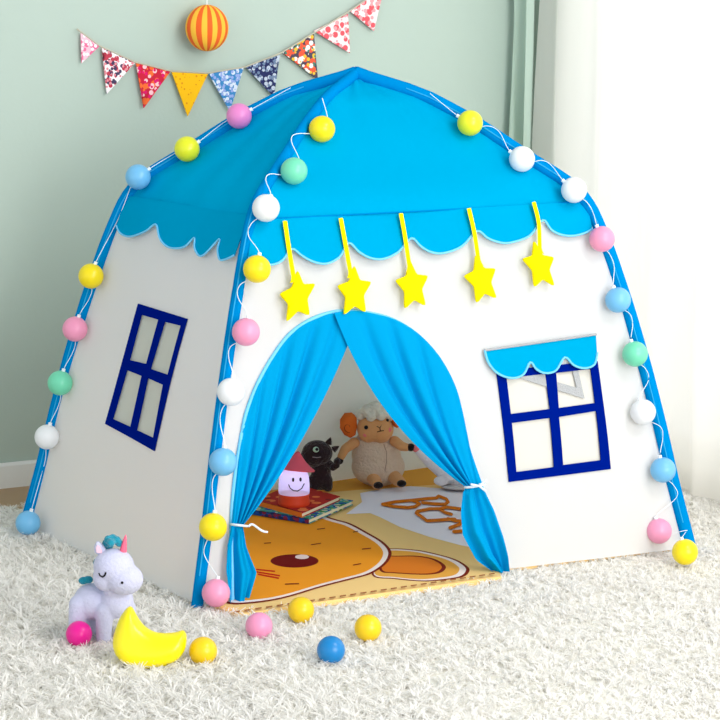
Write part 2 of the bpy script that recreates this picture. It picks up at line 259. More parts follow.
def fill2d(outer, holes=(), step=.04):
    loops = [dens(outer, step)]+[dens(h, step) for h in holes]
    pts = []; edges = []
    for lp in loops:
        b = len(pts); pts += lp; edges += [(b+i, b+(i+1) % len(lp)) for i in range(len(lp))]
    xs = [p[0] for p in outer]; ys = [p[1] for p in outer]
    nx = int((max(xs)-min(xs))/step); ny = int((max(ys)-min(ys))/step)
    for i in range(nx+1):
        for j in range(ny+1):
            x = min(xs)+(i+.5)*step; y = min(ys)+(j+.5)*step
            if inpoly(x, y, loops[0]) and not any(inpoly(x, y, h) for h in loops[1:]) and min(segdist(x, y, lp) for lp in loops) > step*.35: pts.append((x, y))
    v, e, f = delaunay_2d_cdt([Vector(p) for p in pts], edges, [], 0, 1e-6)[:3]
    tr = []
    for t in f:
        cx = sum(v[i][0] for i in t)/3; cy = sum(v[i][1] for i in t)/3
        if inpoly(cx, cy, loops[0]) and not any(inpoly(cx, cy, h) for h in loops[1:]): tr.append(tuple(t))
    return [tuple(p) for p in v], tr, loops
def sheet(name, outer, mapf, m, parent=None, holes=(), step=.04, t=0., puff=None, label=None, geo=None, sharp=.75):
    """filled outline laid on a surface: mapf(x, y, d) -> point; t thickness; puff(dist) stuffing"""
    v, tr, loops = fill2d(outer, holes, step)
    def off(p): return puff(segdist(p[0], p[1], loops[0])) if puff else 0
    V = [mapf(p[0], p[1], t/2+off(p)) for p in v]; F = list(tr)
    if t:
        n = len(v); V += [mapf(p[0], p[1], -t/2-off(p)) for p in v]; F += [(a+n, c+n, b+n) for a, b, c in tr]
        cnt = {}
        for f in tr:
            for i in range(3):
                k = (f[i], f[(i+1) % 3]); cnt[k] = 1
        for (a, b) in cnt:
            if (b, a) not in cnt: F.append((b, a, a+n, b+n))
    if geo is not None:
        b0 = len(geo[0]); geo[0].extend(V); geo[1].extend([tuple(i+b0 for i in f) for f in F]); return
    return mesh(name, V, F, m, parent, label=label, sharp=sharp)
# ------------------------------------------------------------------ materials
m_wall = mat('sage_wall_paint', (181, 197, 186), .9, bump=.05, bscale=90, var=.02, vscale=3)
m_base = mat('white_skirting', (236, 238, 234), .5)
m_floor = mat('brown_wood_floor', (176, 146, 112), .5, var=.15, vscale=5)
m_white = mat('white_tent_fabric', (246, 247, 248), .85, trans=.42, tcol=(250, 250, 248), bump=.12, bscale=7, spec=.1)
m_roof = mat('bright_blue_tent_fabric', (0, 165, 214), .9, trans=.15, bump=.12, bscale=6, spec=.0, sheen=.0)
m_sleeve = mat('deep_blue_pole_sleeve', (0, 132, 200), .9, bump=.25, bscale=35, spec=.0)
m_door = mat('blue_door_fabric', (0, 154, 212), .85, trans=.1, bump=.12, bscale=25, spec=.03)
m_trim = mat('pale_blue_piping', (120, 205, 245), .8)
m_navy = mat('navy_window_tape', (0, 24, 126), .9, spec=0.)
m_net = see_through(mat('window_netting', (230, 227, 218), .9, trans=.15), .10)
m_net_shaded = see_through(mat('shaded_side_netting', (205, 208, 198), .9, trans=.12), .25)  # same netting, with the side wall's shading put into a greyer colour
m_grey = mat('grey_hook_tape', (178, 180, 182), .9, bump=.5, bscale=300)
m_yel = mat('yellow_felt', (255, 234, 0), .9, bump=.15, bscale=200, spec=.1)
m_green = mat('grey_green_drape', (196, 216, 200), .9, trans=.08, bump=.1, bscale=30, spec=.1)
m_sheer = see_through(mat('sheer_white_voile', (250, 247, 240), .9, trans=.5, spec=.05), .08)
m_wire = mat('white_wire', (240, 245, 248), .5)
m_rug = mat('white_shag_pile', (254, 252, 248), .95, trans=.35, spec=.05)
m_frame = mat('white_window_frame', (240, 240, 240), .4)
m_glass = mat('window_glass', (255, 255, 255), .02); see_through(m_glass, .93)
m_cord = mat('white_tie_cord', (225, 238, 248), .7)
GC = {'sky': (120, 195, 240), 'white': (246, 248, 250), 'mint': (120, 225, 185), 'pink': (250, 162, 198), 'yellow': (255, 232, 10), 'lemon': (238, 240, 40), 'orchid': (238, 140, 205),
      'magenta': (250, 18, 160), 'amber': (255, 215, 15), 'rose': (250, 160, 200), 'blue': (15, 135, 205)}
m_g = {k: mat(k+'_plastic_globe', v, .35, spec=.45, coat=.15, sss=.0, trans=.12) for k, v in GC.items()}
# ------------------------------------------------------------------ room
FZ = -.014; WY = .87; CX = 1.0; WX = 1.09
tag(box('floor', (-3.2, -4.2, FZ-.05), (WX+.1, WY+.1, FZ), m_floor), 'brown wooden floor', kind='structure')
tag(box('wall_back', (-3.2, WY, FZ), (WX+.1, WY+.1, 2.6), m_wall), 'sage green wall behind the tent', kind='structure')
y0, y1, z0, z1 = -1.35, .60, .06, 2.25
V, F = [], []
def addbox(a, b, V=V, F=F):
    k = len(V); x0, yy0, zz0 = a; x1, yy1, zz1 = b
    V += [(x, y, z) for z in (zz0, zz1) for y in (yy0, yy1) for x in (x0, x1)]
    F += [tuple(i+k for i in f) for f in [(0, 2, 3, 1), (4, 5, 7, 6), (0, 1, 5, 4), (2, 6, 7, 3), (0, 4, 6, 2), (1, 3, 7, 5)]]
addbox((WX, y1, FZ), (WX+.1, WY, 2.6)); addbox((WX, -1.5, FZ), (WX+.1, y0, 2.6))
addbox((WX, y0, FZ), (WX+.1, y1, z0)); addbox((WX, y0, z1), (WX+.1, y1, 2.6))
tag(mesh('wall_right', V, F, m_wall, smooth=False), 'right wall holding the tall window', kind='structure')
V2, F2 = [], []
for yy in (y0, -.4, y1-.04): addbox((WX+.03, yy, z0), (WX+.07, yy+.04, z1), V2, F2)
for zz in (z0, z1-.04): addbox((WX+.03, y0, zz), (WX+.07, y1, zz+.04), V2, F2)
wn = tag(mesh('window_1', V2, F2, m_frame, smooth=False), 'tall white framed window behind the sheer curtain', kind='structure')
box('pane', (WX+.048, y0+.04, z0+.04), (WX+.052, y1-.04, z1-.04), m_glass, wn)
bb = [(0, 0), (0, .062), (-.004, .068), (-.010, .068), (-.014, .060), (-.014, 0)]
def skirting(name, p, q, d):
    p = Vector(p); q = Vector(q); V = []
    for e in (p, q):
        for a, h in bb: V.append((e.x-d[0]*a*-1*-1 if 0 else e.x+d[0]*-a, e.y+d[1]*-a, FZ+h))
    n = len(bb); F = [(i, (i+1) % n, n+(i+1) % n, n+i) for i in range(n)]+[tuple(range(n))[::-1], tuple(range(n, 2*n))]
    tag(mesh(name, V, F, m_base, smooth=False), 'white skirting board', kind='structure')
skirting('baseboard_back', (-3.2, WY, 0), (WX, WY, 0), (0, -1))
skirting('baseboard_right', (WX, -1.5, 0), (WX, WY, 0), (-1, 0))
# curtains
def drape(name, ya, yb, amp, waves, m, label, group, xo=CX, ph=0., ph2=1.3):
    n = int(abs(yb-ya)*140)+40; V = []; F = []; rows = 16
    for j in range(rows+1):
        z = FZ+.012+(2.36-FZ)*j/rows
        for i in range(n+1):
            t = i/n; y = ya+(yb-ya)*t
            x = xo+amp*(sin(2*pi*waves*t+ph)+.35*sin(2*pi*waves*2.3*t+ph2+z*.8))*(1-.25*(z/2.4))+.006*sin(5*z+9*t)
            V.append((x, y+.012*sin(3*z+7*t*waves), z))
    for j in range(rows):
        for i in range(n): a = j*(n+1)+i; F.append((a, a+1, a+n+2, a+n+1))
    root = empty(name, (0, 0, 0), 0, label, 'curtain', group)
    mesh('curtain_panel', V, F, m, root, sharp=3)
    return root
drape('drape_curtain', .855, .735, .020, 1.6, m_green, 'grey green floor length drape gathered in the corner beside the sheer curtain', None, 1.0, 2.4)
drape('sheer_curtain', .725, -1.47, .011, 10, m_sheer, 'white sheer curtain glowing over the bright window right of the tent', None, 1.0)
rod = tag(tube('curtain_rod', [(CX, .86, 2.37), (CX, -1.5, 2.37)], .012, m_frame), 'slim white rod carrying both curtains', 'curtain rod')
# ------------------------------------------------------------------ rug
RX0, RX1, RY0, RY1 = -1.75, 1.075, -2.3, .60
TP = [CB[k] for k in 'LFRB']
tag(box('shag_rug', (RX0, RY0, FZ), (RX1, RY1, FZ+.003), mat('rug_backing', (235, 232, 222), 1)), 'white long pile shag rug spread under the tent and toys', 'rug')
rugroot = bpy.data.objects['shag_rug']
MATP = [tuple(p) for p in D['mat_front'][:3]]+[(.07, -.565), (.10, -.50), (.585, -.515), (.63, .51), (-.67, .36), (-.61, -.44)]
def pip(X, Y, P):
    c = np.zeros(len(X), bool); j = len(P)-1
    for i in range(len(P)):
        xi, yi = P[i]; xj, yj = P[j]
        c ^= ((yi > Y) != (yj > Y)) & (X < (xj-xi)*(Y-yi)/(yj-yi+1e-12)+xi); j = i
    return c
def shag():
    nt = 68000
    X = rng.uniform(RX0-.005, RX1, nt); Y = rng.uniform(RY0-.005, RY1+.005, nt)
    sh = [(x*.965, y*.955) for x, y in TP]
    keep = ~pip(X, Y, sh) & ~pip(X, Y, [(x, y+(.022 if i < 4 else 0)) for i, (x, y) in enumerate(MATP)]) & (Y > -1.9)
    X, Y = X[keep], Y[keep]; nt = len(X)
    ns = 7
    ang = rng.uniform(0, 2*pi, nt); lean = rng.uniform(.5, 1.5, nt); hl = rng.uniform(.012, .019, nt)*(1+.7*np.clip((-.35-X)/.4, 0, 1))
    mound = .010*np.sin(X*9+1)*np.sin(Y*8)+.004*np.sin(X*31)*np.sin(Y*27)
    # long strands curl beside the left end of the rug
    X = np.repeat(X, ns); Y = np.repeat(Y, ns); ang = np.repeat(ang, ns)+rng.normal(0, .5, nt*ns)
    lean = np.repeat(lean, ns)*rng.uniform(.7, 1.3, nt*ns); hl = np.repeat(hl, ns)*rng.uniform(.75, 1.15, nt*ns); mo = np.repeat(mound, ns)
    n = len(X); X = X+rng.normal(0, .0022, n); Y = Y+rng.normal(0, .0022, n)
    wd = rng.uniform(.0009, .0019, n); wa = rng.uniform(0, pi, n); wx, wy = np.cos(wa)*wd, np.sin(wa)*wd
    h = hl*np.clip(1+mo*12, .6, 1.3)
    zs = [FZ+.002+0*h, FZ+.55*h/np.sqrt(1+lean**2)+.003, FZ+.95*h/np.sqrt(1+lean**2)*.9+.002]
    rs = [0*h, .35*h*lean, .95*h*lean]; ca, sa = np.cos(ang), np.sin(ang)
    vs = []
    for k in (0, 1):
        f = 1. if k == 0 else .9
        vs.append(np.stack([X+rs[k]*ca-wx*f, Y+rs[k]*sa-wy*f, zs[k]], 1)); vs.append(np.stack([X+rs[k]*ca+wx*f, Y+rs[k]*sa+wy*f, zs[k]], 1))
    for s in (-1, 1): vs.append(np.stack([X+rs[2]*ca+s*wx*.45, Y+rs[2]*sa+s*wy*.45, zs[2]], 1))
    A = np.stack(vs, 1).reshape(-1, 3).astype(np.float32)
    b = (np.arange(n)*6)[:, None]
    Q = np.concatenate([b+np.array([[0, 1, 3, 2]]), b+np.array([[2, 3, 5, 4]])], 1).reshape(-1).astype(np.int32)
    me = bpy.data.meshes.new('rug_pile'); nf = n*2
    me.vertices.add(len(A)); me.vertices.foreach_set('co', A.ravel())
    me.loops.add(nf*4); me.loops.foreach_set('vertex_index', Q)
    me.polygons.add(nf); me.polygons.foreach_set('loop_start', np.arange(nf, dtype=np.int32)*4)
    me.polygons.foreach_set('use_smooth', np.ones(nf, bool)); me.materials.append(m_rug); me.update(calc_edges=True)
    o = link('pile', me, rugroot); o['kind'] = 'stuff'; o['label'] = 'long shaggy white pile'
shag()
# ------------------------------------------------------------------ play mat
def matsheet():
    V, F, I, mats = [], [], [], []
    pal = {'tan': (250, 210, 138), 'cloud': (246, 240, 248), 'brown': (128, 38, 18), 'rim': (250, 232, 222), 'orange': (246, 156, 36), 'deep': (235, 130, 32), 'nose': (112, 12, 8), 'glint': (240, 215, 210), 'text': (222, 120, 20), 'red': (205, 30, 15), 'edge': (170, 105, 60), 'ear': (238, 170, 70), 'inner': (226, 125, 34), 'under': (205, 180, 140)}
    for k in pal: mats.append(mat('mat_print_'+k, pal[k], .8, spec=.08))
    keys = list(pal); lvl = [0.002]
    def poly(P, key, dz=.00015):
        lvl[0] += dz; z = lvl[0]
        v, tr, _ = fill2d([tuple(p) for p in P], (), .15)
        b = len(V); V.extend([(x, y, z) for x, y in v]); F.extend([tuple(i+b for i in t) for t in tr]); I.extend([keys.index(key)]*len(tr))
    def stroke(P, wdt, key):
        # the print is stretched along the mat's depth, so the brush is too
        e1 = Vector((cos(YAW), -sin(YAW), 0)); e2 = Vector((sin(YAW), cos(YAW), 0)); st = 4.6
        P = [Vector((*p, 0)) for p in P]; L, R = [], []
        for i, p in enumerate(P):
            t = P[min(i+1, len(P)-1)]-P[max(0, i-1)]; t = Vector((t.dot(e1), t.dot(e2)/st, 0)).normalized()
            nn = (e1*(-t.y)+e2*(t.x*st))*wdt
            L.append(p+nn); R.append(p-nn)
        lvl[0] += .00008; b = len(V); n = len(P)
        V.extend([(q.x, q.y, lvl[0]) for q in L+R])
        for i in range(n-1): F.append((b+i, b+n+i, b+n+i+1, b+i+1)); I.append(keys.index(key))
    def brush(P, wdt, key):
        e1 = Vector((cos(YAW), -sin(YAW), 0)); e2 = Vector((sin(YAW), cos(YAW), 0)); st = 4.2; k = keys.index(key)
        P = [Vector((*p, 0)) for p in P]
        for i, p in enumerate(P):
            lvl[0] += .00002; b = len(V)
            V.extend([tuple((p+e1*(wdt*cos(t))+e2*(wdt*st*sin(t)))[:2])+(lvl[0],) for t in np.linspace(0, 2*pi, 15)[:-1]]); F.append(tuple(range(b, b+14))); I.append(k)
            if i+1 < len(P):
                t = P[i+1]-p; t = Vector((t.dot(e1), t.dot(e2)/st, 0)).normalized(); nn = (e1*(-t.y)+e2*(t.x*st))*wdt; b = len(V)
                V.extend([tuple(q[:2])+(lvl[0]+.00001,) for q in (p+nn, p-nn, P[i+1]-nn, P[i+1]+nn)]); F.append((b, b+1, b+2, b+3)); I.append(k)
    poly(MATP, 'tan'); b = len(V)
    # underside and rim give the mat its thickness
    n = len(MATP); V.extend([(x, y, FZ+.004) for x, y in MATP]); V.extend([(x, y, .00215) for x, y in MATP])
    F.append(tuple(range(b, b+n))); I.append(keys.index('under'))
    for i in range(n): F.append((b+i, b+(i+1) % n, b+n+(i+1) % n, b+n+i)); I.append(keys.index('tan'))
    poly(D['backband'], 'ear'); poly(D['cloud'], 'cloud')
    poly(sm2(D['ear0']), 'brown'); poly(sm2(D['ear1']), 'rim'); poly(sm2(D['ear2']), 'ear'); poly(sm2(D['ear3']), 'brown'); poly(sm2(D['ear4']), 'inner')
    poly(sm2(D['face0']), 'brown'); poly(sm2(D['face1']), 'rim'); poly(sm2(D['face2']), 'orange')
    poly(D['nose'], 'nose'); poly(D['glint'], 'glint')
    for q in D['red']: stroke(q, .0013, 'red')
    for q in D['dash']: stroke(q, .0009, 'brown')
    for q in D['text']: brush(q, .0040, 'text')

    a, e = Vector((*MATP[0], 0)), Vector((*MATP[3], 0)); dn = Vector((0, .012, 0))
    for i in range(26):
        stroke([(a.lerp(e, i/26)+dn)[:2], (a.lerp(e, (i+.6)/26)+dn)[:2]], .0012, 'edge')
    o = mesh('play_mat', V, F, None, smooth=False, mats=mats, idx=I)
    tag(o, 'orange printed play mat with a bear face and the word BEAR inside the tent', 'play mat')
def sm2(P, n=5):
    P = [(x, y, 0) for x, y in P]; Q = [P[-2], P[-1]]+P+[P[0], P[1], P[2]]
    s = smoothline(Q, n); return [(p.x, p.y) for p in s[2*n:(2+len(P))*n]]
matsheet()
# ------------------------------------------------------------------ tent
def rr(z): return float(np.interp(z, PR_Z, PR_R))
_zz = np.linspace(-.2, 1.1, 400); _kern = np.hanning(31); _kern /= _kern.sum()
_rr = np.interp(_zz, [-.2]+PR_Z, [1.05]+PR_R)
_sm = np.convolve(np.pad(_rr, 15, mode='edge'), _kern, 'valid')
def rs_(z):
    if z > 1.03: return rr(z)
    return float(np.interp(z, _zz, _sm))
def pole(c, z): r = rs_(z); return Vector((CB[c][0]*r, CB[c][1]*r, z))
NORM = {}
def face(c1, c2, s, z, d=0.):
    p = pole(c1, z).lerp(pole(c2, z), s)
    if (c1, c2) not in NORM:
        a = (pole(c2, .4)-pole(c1, .4)); b = (pole(c1, .6).lerp(pole(c2, .6), .5)-pole(c1, .2).lerp(pole(c2, .2), .5))
        NORM[(c1, c2)] = a.cross(b).normalized()
    return p+NORM[(c1, c2)]*d
WF, WL = 1.25, .83
def fF(x, z, d=0.): return face('F', 'R', x/WF, z, d+.006*sin(x*7+z*5)*sin(z*6))
def fL(x, z, d=0.): return face('L', 'F', x/WL, z, d+.005*sin(x*8+z*4)*sin(z*6))
def xF(P): return [(s*WF, z) for s, z in P]
def xL(P): return [(s*WL, z) for s, z in P]
tent = empty('play_tent', (0, 0, 0), 0, 'white house shaped play tent with blue roof, navy windows and open blue door', 'play tent')
SZ = .80
arch = [(x, max(z, 0.0)) for x, z in xF(D['arch'])]; arch[0] = (arch[0][0], 0); arch[-1] = (arch[-1][0], 0)
wall = [(0, 0)]+arch+[(WF, 0), (WF, SZ-.03), (0, SZ-.03)]
sheet('front_wall', wall, fF, m_white, tent, holes=[xF(D['wout'])], step=.035, sharp=3)
sheet('side_wall', [(0, 0), (WL, 0), (WL, SZ-.03), (0, SZ-.03)], fL, m_white, tent, holes=[xL(D['lwout'])], step=.04, sharp=3)
for nm, a, b, wd in (('back_wall', 'B', 'L', 1.36), ('side_wall', 'R', 'B', 1.07)):
    sheet(nm, [(0, 0), (wd, 0), (wd, SZ), (0, SZ)], lambda x, z, d, a=a, b=b, wd=wd: face(a, b, x/wd, z, d), m_white, tent, step=.12, sharp=3)
def roof(a, b):
    n, k = 26, 24; V, F = [], []
    for j in range(n+1):
        t = j/n; z = SZ+(1.10-SZ)*(1-(1-t)**1.6)
        for i in range(k+1):
            s = i/k; p = pole(a, z).lerp(pole(b, z), s)
            p.z -= .018*sin(pi*s)*sin(pi*min(1, t*1.05))*(1-t*.6) - .002*sin(s*23+t*9)
            V.append(p)
    for j in range(n):
        for i in range(k): q = j*(k+1)+i; F.append((q, q+1, q+k+2, q+k+1))
    mesh('roof_panel', V, F, m_roof, tent, sharp=3)
for a, b in (('F', 'R'), ('L', 'F'), ('B', 'L'), ('R', 'B')): roof(a, b)
for c in 'LFRB':
    zz = list(np.linspace(-.005, .75, 24))+list(np.linspace(.775, 1.02, 16))+[1.045, 1.065, 1.08, 1.092, 1.1]
    pts = []
    for i, z in enumerate(zz):
        p = pole(c, z); o = Vector((CB[c][0], CB[c][1], 0)).normalized()
        up_ = min(1, max(0, (z-.7)/.25)); pts.append(p+(o*(1-up_)+Vector((0, 0, 1))*up_)*.004)
    pts[-1] = Vector((0, 0, 1.106))
    sl = tube('pole_sleeve', pts, .0165 if c != 'F' else .0130, m_sleeve, tent, 14)
    if c != 'B': tube('seam_piping', [p+Vector((-.6, -.75, .25)).normalized()*(.0165 if c != 'F' else .0130) for p in pts[2:-3]], .0016, mat('sleeve_stitching', (40, 165, 218), .9), sl, 6)
# valances
vF = xF(D['val']); vF = [(min(max(x, .002), WF-.002), z) for x, z in vF]; vs_ = [tuple(p)[:2] for p in smoothline([(x, z, 0) for x, z in vF], 4)]
sx = [.002]+[WF*i/12 for i in range(1, 12)]+[WF-.002]
fFv = lambda x, z, d: fF(x, z, d+.004+.014*(SZ-z)/.1)
vl = sheet('valance', vs_+[(WF-.002, SZ+.017), (.002, SZ-.0)], fFv, m_roof, tent, step=.03, t=.002)
tube('trim', [fFv(x, z, .002) for x, z in vs_], .0026, m_trim, vl, 6, label='pale blue edge piping')
tube('seam', [fF(x, z, .006) for x, z in [(0.01, SZ+.002), (WF*.5, SZ+.008), (WF-.01, SZ+.016)]], .0018, m_sleeve, vl, 6)
vL = xL(D['vall']); vL = [(min(max(x, .002), WL-.002), z) for x, z in vL]; vs2 = [tuple(p)[:2] for p in smoothline([(x, z, 0) for x, z in vL], 4)]
fLv = lambda x, z, d: fL(x, z, d+.005+.01*max(0, SZ-z)/.1)
vl = sheet('valance', vs2+[(WL-.002, SZ+.010), (.002, SZ+.010)], fLv, m_roof, tent, step=.03, t=.002)
tube('trim', [fLv(x, z, .002) for x, z in vs2], .0022, m_trim, vl, 6, label='pale blue edge piping')
# windows
def win(out, panes, fm, lab, m_net):
    fr = sheet('tent_window', out, lambda x, z, d: fm(x, z, d+.003), m_navy, tent, holes=panes, step=.04, t=.003, label=lab)
    g = ([], []); sheet('', out, lambda x, z, d: fm(x, z, d-.002), m_net, geo=g, step=.06)
    mesh('netting', g[0], g[1], m_net, fr, sharp=3)
    return fr
wf = win(xF(D['wout']), [xF(q) for q in D['wpanes']], fF, 'navy framed front window', m_net)
g = ([], [])
sheet('', xF(D['flap'][0]), lambda x, z, d: fF(x, z, d+.0025), m_grey, geo=g, step=.04, t=.0015)
sheet('', xF(D['flap'][1]), lambda x, z, d: fF(x, z, d+.0025), m_grey, geo=g, step=.04, t=.0015)
mesh('grey_flap', g[0], g[1], m_grey, wf, label='grey triangular patch behind the awning')
aw = D['awn']; awS = D['awnS']
aS = [tuple(p)[:2] for p in smoothline([(x, z, 0) for x, z in xF(awS)[:-1]], 4)]
fA = lambda x, z, d: fF(x, z, d+.008+.10*max(0., (.50-z))*.45)
topz = [xF(awS)[-1], xF(awS)[0]]
an = sheet('awning', aS+[topz[0]], fA, m_roof, wf, step=.025, t=.002, label='small scalloped blue awning')
tube('trim', [fA(x, z, .002) for x, z in aS], .0026, m_trim, an, 6); tube('top_tape', [fA(*topz[1], .002), fA(*topz[0], .002)], .003, m_grey, an, 6)
win(xL(D['lwout']), [xL(q) for q in D['lwpanes']], fL, 'navy framed side window', m_net_shaded)
# door
tube('door_trim', [fF(x, z, .003) for x, z in [tuple(p)[:2] for p in smoothline([(x, z, 0) for x, z in arch], 4)]], .0042, m_trim, tent, 8)
def polyat(P, t):
    L = [0]
    for i in range(len(P)-1): L.append(L[-1]+math.hypot(P[i+1][0]-P[i][0], P[i+1][1]-P[i][1]))
    q = t*L[-1]
    for i in range(len(P)-1):
        if q <= L[i+1]+1e-9:
            f = (q-L[i])/(L[i+1]-L[i]+1e-9); return (P[i][0]+(P[i+1][0]-P[i][0])*f, P[i][1]+(P[i+1][1]-P[i][1])*f)
    return P[-1]
def door(A, tie, TL, TR, sgn, d0, nfold, bw, pleats):
    A = xF(A); A = [tuple(p)[:2] for p in smoothline([(x, z, 0) for x, z in A], 3)]; tie = xF(tie); TL = xF(TL); TR = xF(TR)
    na, nb = 130, 34; V, F = [], []
    for j in range(nb+1):
        b = j/nb
        for i in range(na+1):
            a = i/na; P0 = polyat(A, a); T = (tie[0][0]+(tie[1][0]-tie[0][0])*a, tie[0][1]+(tie[1][1]-tie[0][1])*a)
            bow = bw*a**2.5
            Mx = (P0[0]+T[0])/2+sgn*bow*.9; Mz = (P0[1]+T[1])/2-bow*.75
            x = (1-b)**2*P0[0]+2*b*(1-b)*Mx+b*b*T[0]; z = (1-b)**2*P0[1]+2*b*(1-b)*Mz+b*b*T[1]
            am = .034*(b**.55)*(1-.55*b)
            fold = am*(.5*math.exp(-((a-.8)/.18)**2)-sum(q*math.exp(-((a-c_-.03*b)/.026)**2) for c_, q in pleats)+.10*sin(2*pi*nfold*a+1+2*b))
            V.append(fF(x, z, d0+.004+fold+.006*b))
    m2 = 26
    for j in range(1, m2+1):
        b = j/m2; l = polyat(TL, b); r = polyat(TR, b)
        for i in range(na+1):
            a = i/na; x = l[0]+(r[0]-l[0])*a; z = l[1]+(r[1]-l[1])*a
            z = max(z, -.006)
            fold = .012*(.25+b**.6)*(sin(2*pi*1.7*a+.6+b*1.2)+.3*sin(2*pi*4.3*a+2*b))
            V.append(fF(x, z, d0+.010+fold))
    rows = nb+m2+1
    for j in range(rows-1):
        for i in range(na): q = j*(na+1)+i; F.append((q, q+1, q+na+2, q+na+1))
    dr = mesh('door_curtain', V, F, m_door, tent, sharp=3)
    t0 = fF(tie[0][0]-.004*sgn, tie[0][1], d0+.02); t1 = fF(tie[1][0]+.006*sgn, tie[1][1], d0+.02); nv = NORM[('F', 'R')]
    c = (t0+t1)/2; ax = (t1-t0)/2
    ring = [c+ax*cos(q)+nv*(.017*sin(q)) for q in np.linspace(0, 2*pi, 25)]
    V, F = tube_geo(ring, .0028, 6)
    tails = [[t1+nv*.012, t1+Vector((.014, 0, .002)), t1+Vector((.032, -.01, -.012)), t1+Vector((.045, -.01, -.016))]] if sgn > 0 else [[c+nv*.02, c+nv*.02+Vector((.02, 0, .012))], [c+nv*.02, c+nv*.02+Vector((-.022, 0, .006))], [c+nv*.02, c+nv*.02+Vector((.018, 0, -.014))]]
    for tl in tails: tube_geo(smoothline(tl, 4), .0026, 6, V=V, F=F)
    mesh('tie_cord', V, F, m_cord, dr, sharp=2, label='pale tie cord')
door(D['lA'], D['ltie'], D['ltL'], D['ltR'], 1, .002, 4.4, .035, ((.50, .5), (.66, .9), (.79, 1.2), (.90, .8)))
door(D['rA'], D['rtie'], D['rtL'], D['rtR'], -1, .010, 4.2, .055, ((.60, .6), (.74, 1.2), (.87, 1.0)))
# stars hanging under the roof seam
places = ['nearest the corner globe lights, left of the door peak', 'directly above the peak of the door opening', 'in the middle of the row of five', 'above the gap between door arch and window', 'above the window awning, nearest the right corner']
for i, (a, b) in enumerate(D['stars']):
    ax, az = a[0]*WF, a[1]; bx, bz = b[0]*WF, b[1]
    base = fF(bx, bz, .02); root = empty('star_pendant', base, 0, 'yellow felt star on a strap '+places[i], 'star', 'yellow star pendants under the roof edge')
    th0 = radians(-90)-[.16, .04, .06, .12, .0][i]; P = []
    for k in range(10):
        th = -th0+2*pi*k/10; R = .059 if k % 2 == 0 else .030
        P.append((R*cos(th), R*sin(th)))
    Q = []
    for k in range(10):   # blunt felt tips
        p = Vector((*P[k], 0)); pv = Vector((*P[k-1], 0)); nx = Vector((*P[(k+1) % 10], 0)); f = .22 if k % 2 == 0 else .12
        Q += [tuple(p.lerp(pv, f))[:2], tuple((p*2+p.lerp(pv, f)+p.lerp(nx, f))/4)[:2], tuple(p.lerp(nx, f))[:2]]
    sheet('star', Q, lambda x, z, d: fF(bx+x, bz+z, .02+d)-base, m_yel, root, step=.008, t=.006, puff=lambda q: .006*min(1, q/.018)**.5, sharp=1.0)
    top = fF(ax, az+.002, .017); pts = [top]+[fF(ax+(bx-ax)*q, az+(bz-az)*q, .020) for q in (.3, .62, .80)]
    tube('strap', [p-base for p in smoothline(pts, 5)], [.0055]*13+[.007, .009, .012], m_yel, root, 8, .45, (0, 1, 0.1))
# ------------------------------------------------------------------ string lights
names = {'L': 'string of pastel globe lights running down the left rear pole', 'F': 'string of pastel globe lights running down the front corner pole beside the door', 'R': 'string of pastel globe lights running down the right front pole past the window'}
for k, gl in D['globes'].items():
    b = Vector(gl[-1 if k != 'L' else 0][:3]); root = empty('string_lights', (b.x, b.y, 0), 0, names[k], 'string lights', 'globe string lights on the tent poles')
    o0 = Vector((b.x, b.y, 0)); g2 = sorted(gl, key=lambda g: -g[2]); path = [pole(k, min(1.07, g2[0][2]+.05))+Vector((-.01, -.02, .016))]
    nvz = Vector((-.4, -.9, .15)).normalized()
    for i, g in enumerate(g2):
        c = Vector(g[:3]); tg = (pole(k, min(1.09, g[2]+.03))-pole(k, g[2]-.03)).normalized(); path.append(c+tg*.034)
        if i < len(g2)-1:
            zm = (g[2]+g2[i+1][2])/2; pm = pole(k, zm)+(nvz*.019 if zm < .8 else nvz*.016+Vector((0, 0, .016)))
            pm2 = pole(k, zm+(g[2]-zm)*.4)+(nvz*.020 if zm < .8 else nvz*.017+Vector((0, 0, .014))); path += [c+nvz*-.024+tg*-.012, pm2, pm]
    tube('cord', [p-o0 for p in smoothline(path, 5)], .0010 if k == 'F' else .0008, m_wire, root, 5)
    for g in g2:
        s = sphere('globe_light', Vector(g[:3])-o0, .0300, m_g[g[3]], root, nu=32, nv=18, label={'sky': 'sky blue', 'white': 'white', 'mint': 'mint green', 'pink': 'pink', 'yellow': 'yellow', 'lemon': 'lemon yellow', 'orchid': 'orchid pink'}[g[3]]+' globe')
        c = Vector(g[:3])-o0; tg = (pole(k, min(1.09, g[2]+.03))-pole(k, g[2]-.03)).normalized(); tube('socket', [c+tg*.029, c+tg*.036], .0045, m_wire, s, 8)
# ------------------------------------------------------------------ loose balls
bl = ['magenta play ball lying against the unicorn plush', 'yellow play ball just right of the crescent moon', 'light pink play ball on the rug near the left door curtain', 'yellow play ball at the front edge of the play mat, beside the light pink ball', 'deep blue play ball alone at the front of the rug', 'rightmost yellow play ball on the rug, right of the blue one']
for (x, y, c), lb in zip(D['balls'], bl):
    o = sphere('play_ball', (0, 0, 0),   .0278 if c != 'magenta' else .0262, m_g[c], nu=32, nv=18); o.location = (x, y, .018)
    tag(o, lb, 'ball', 'loose play balls on the rug')
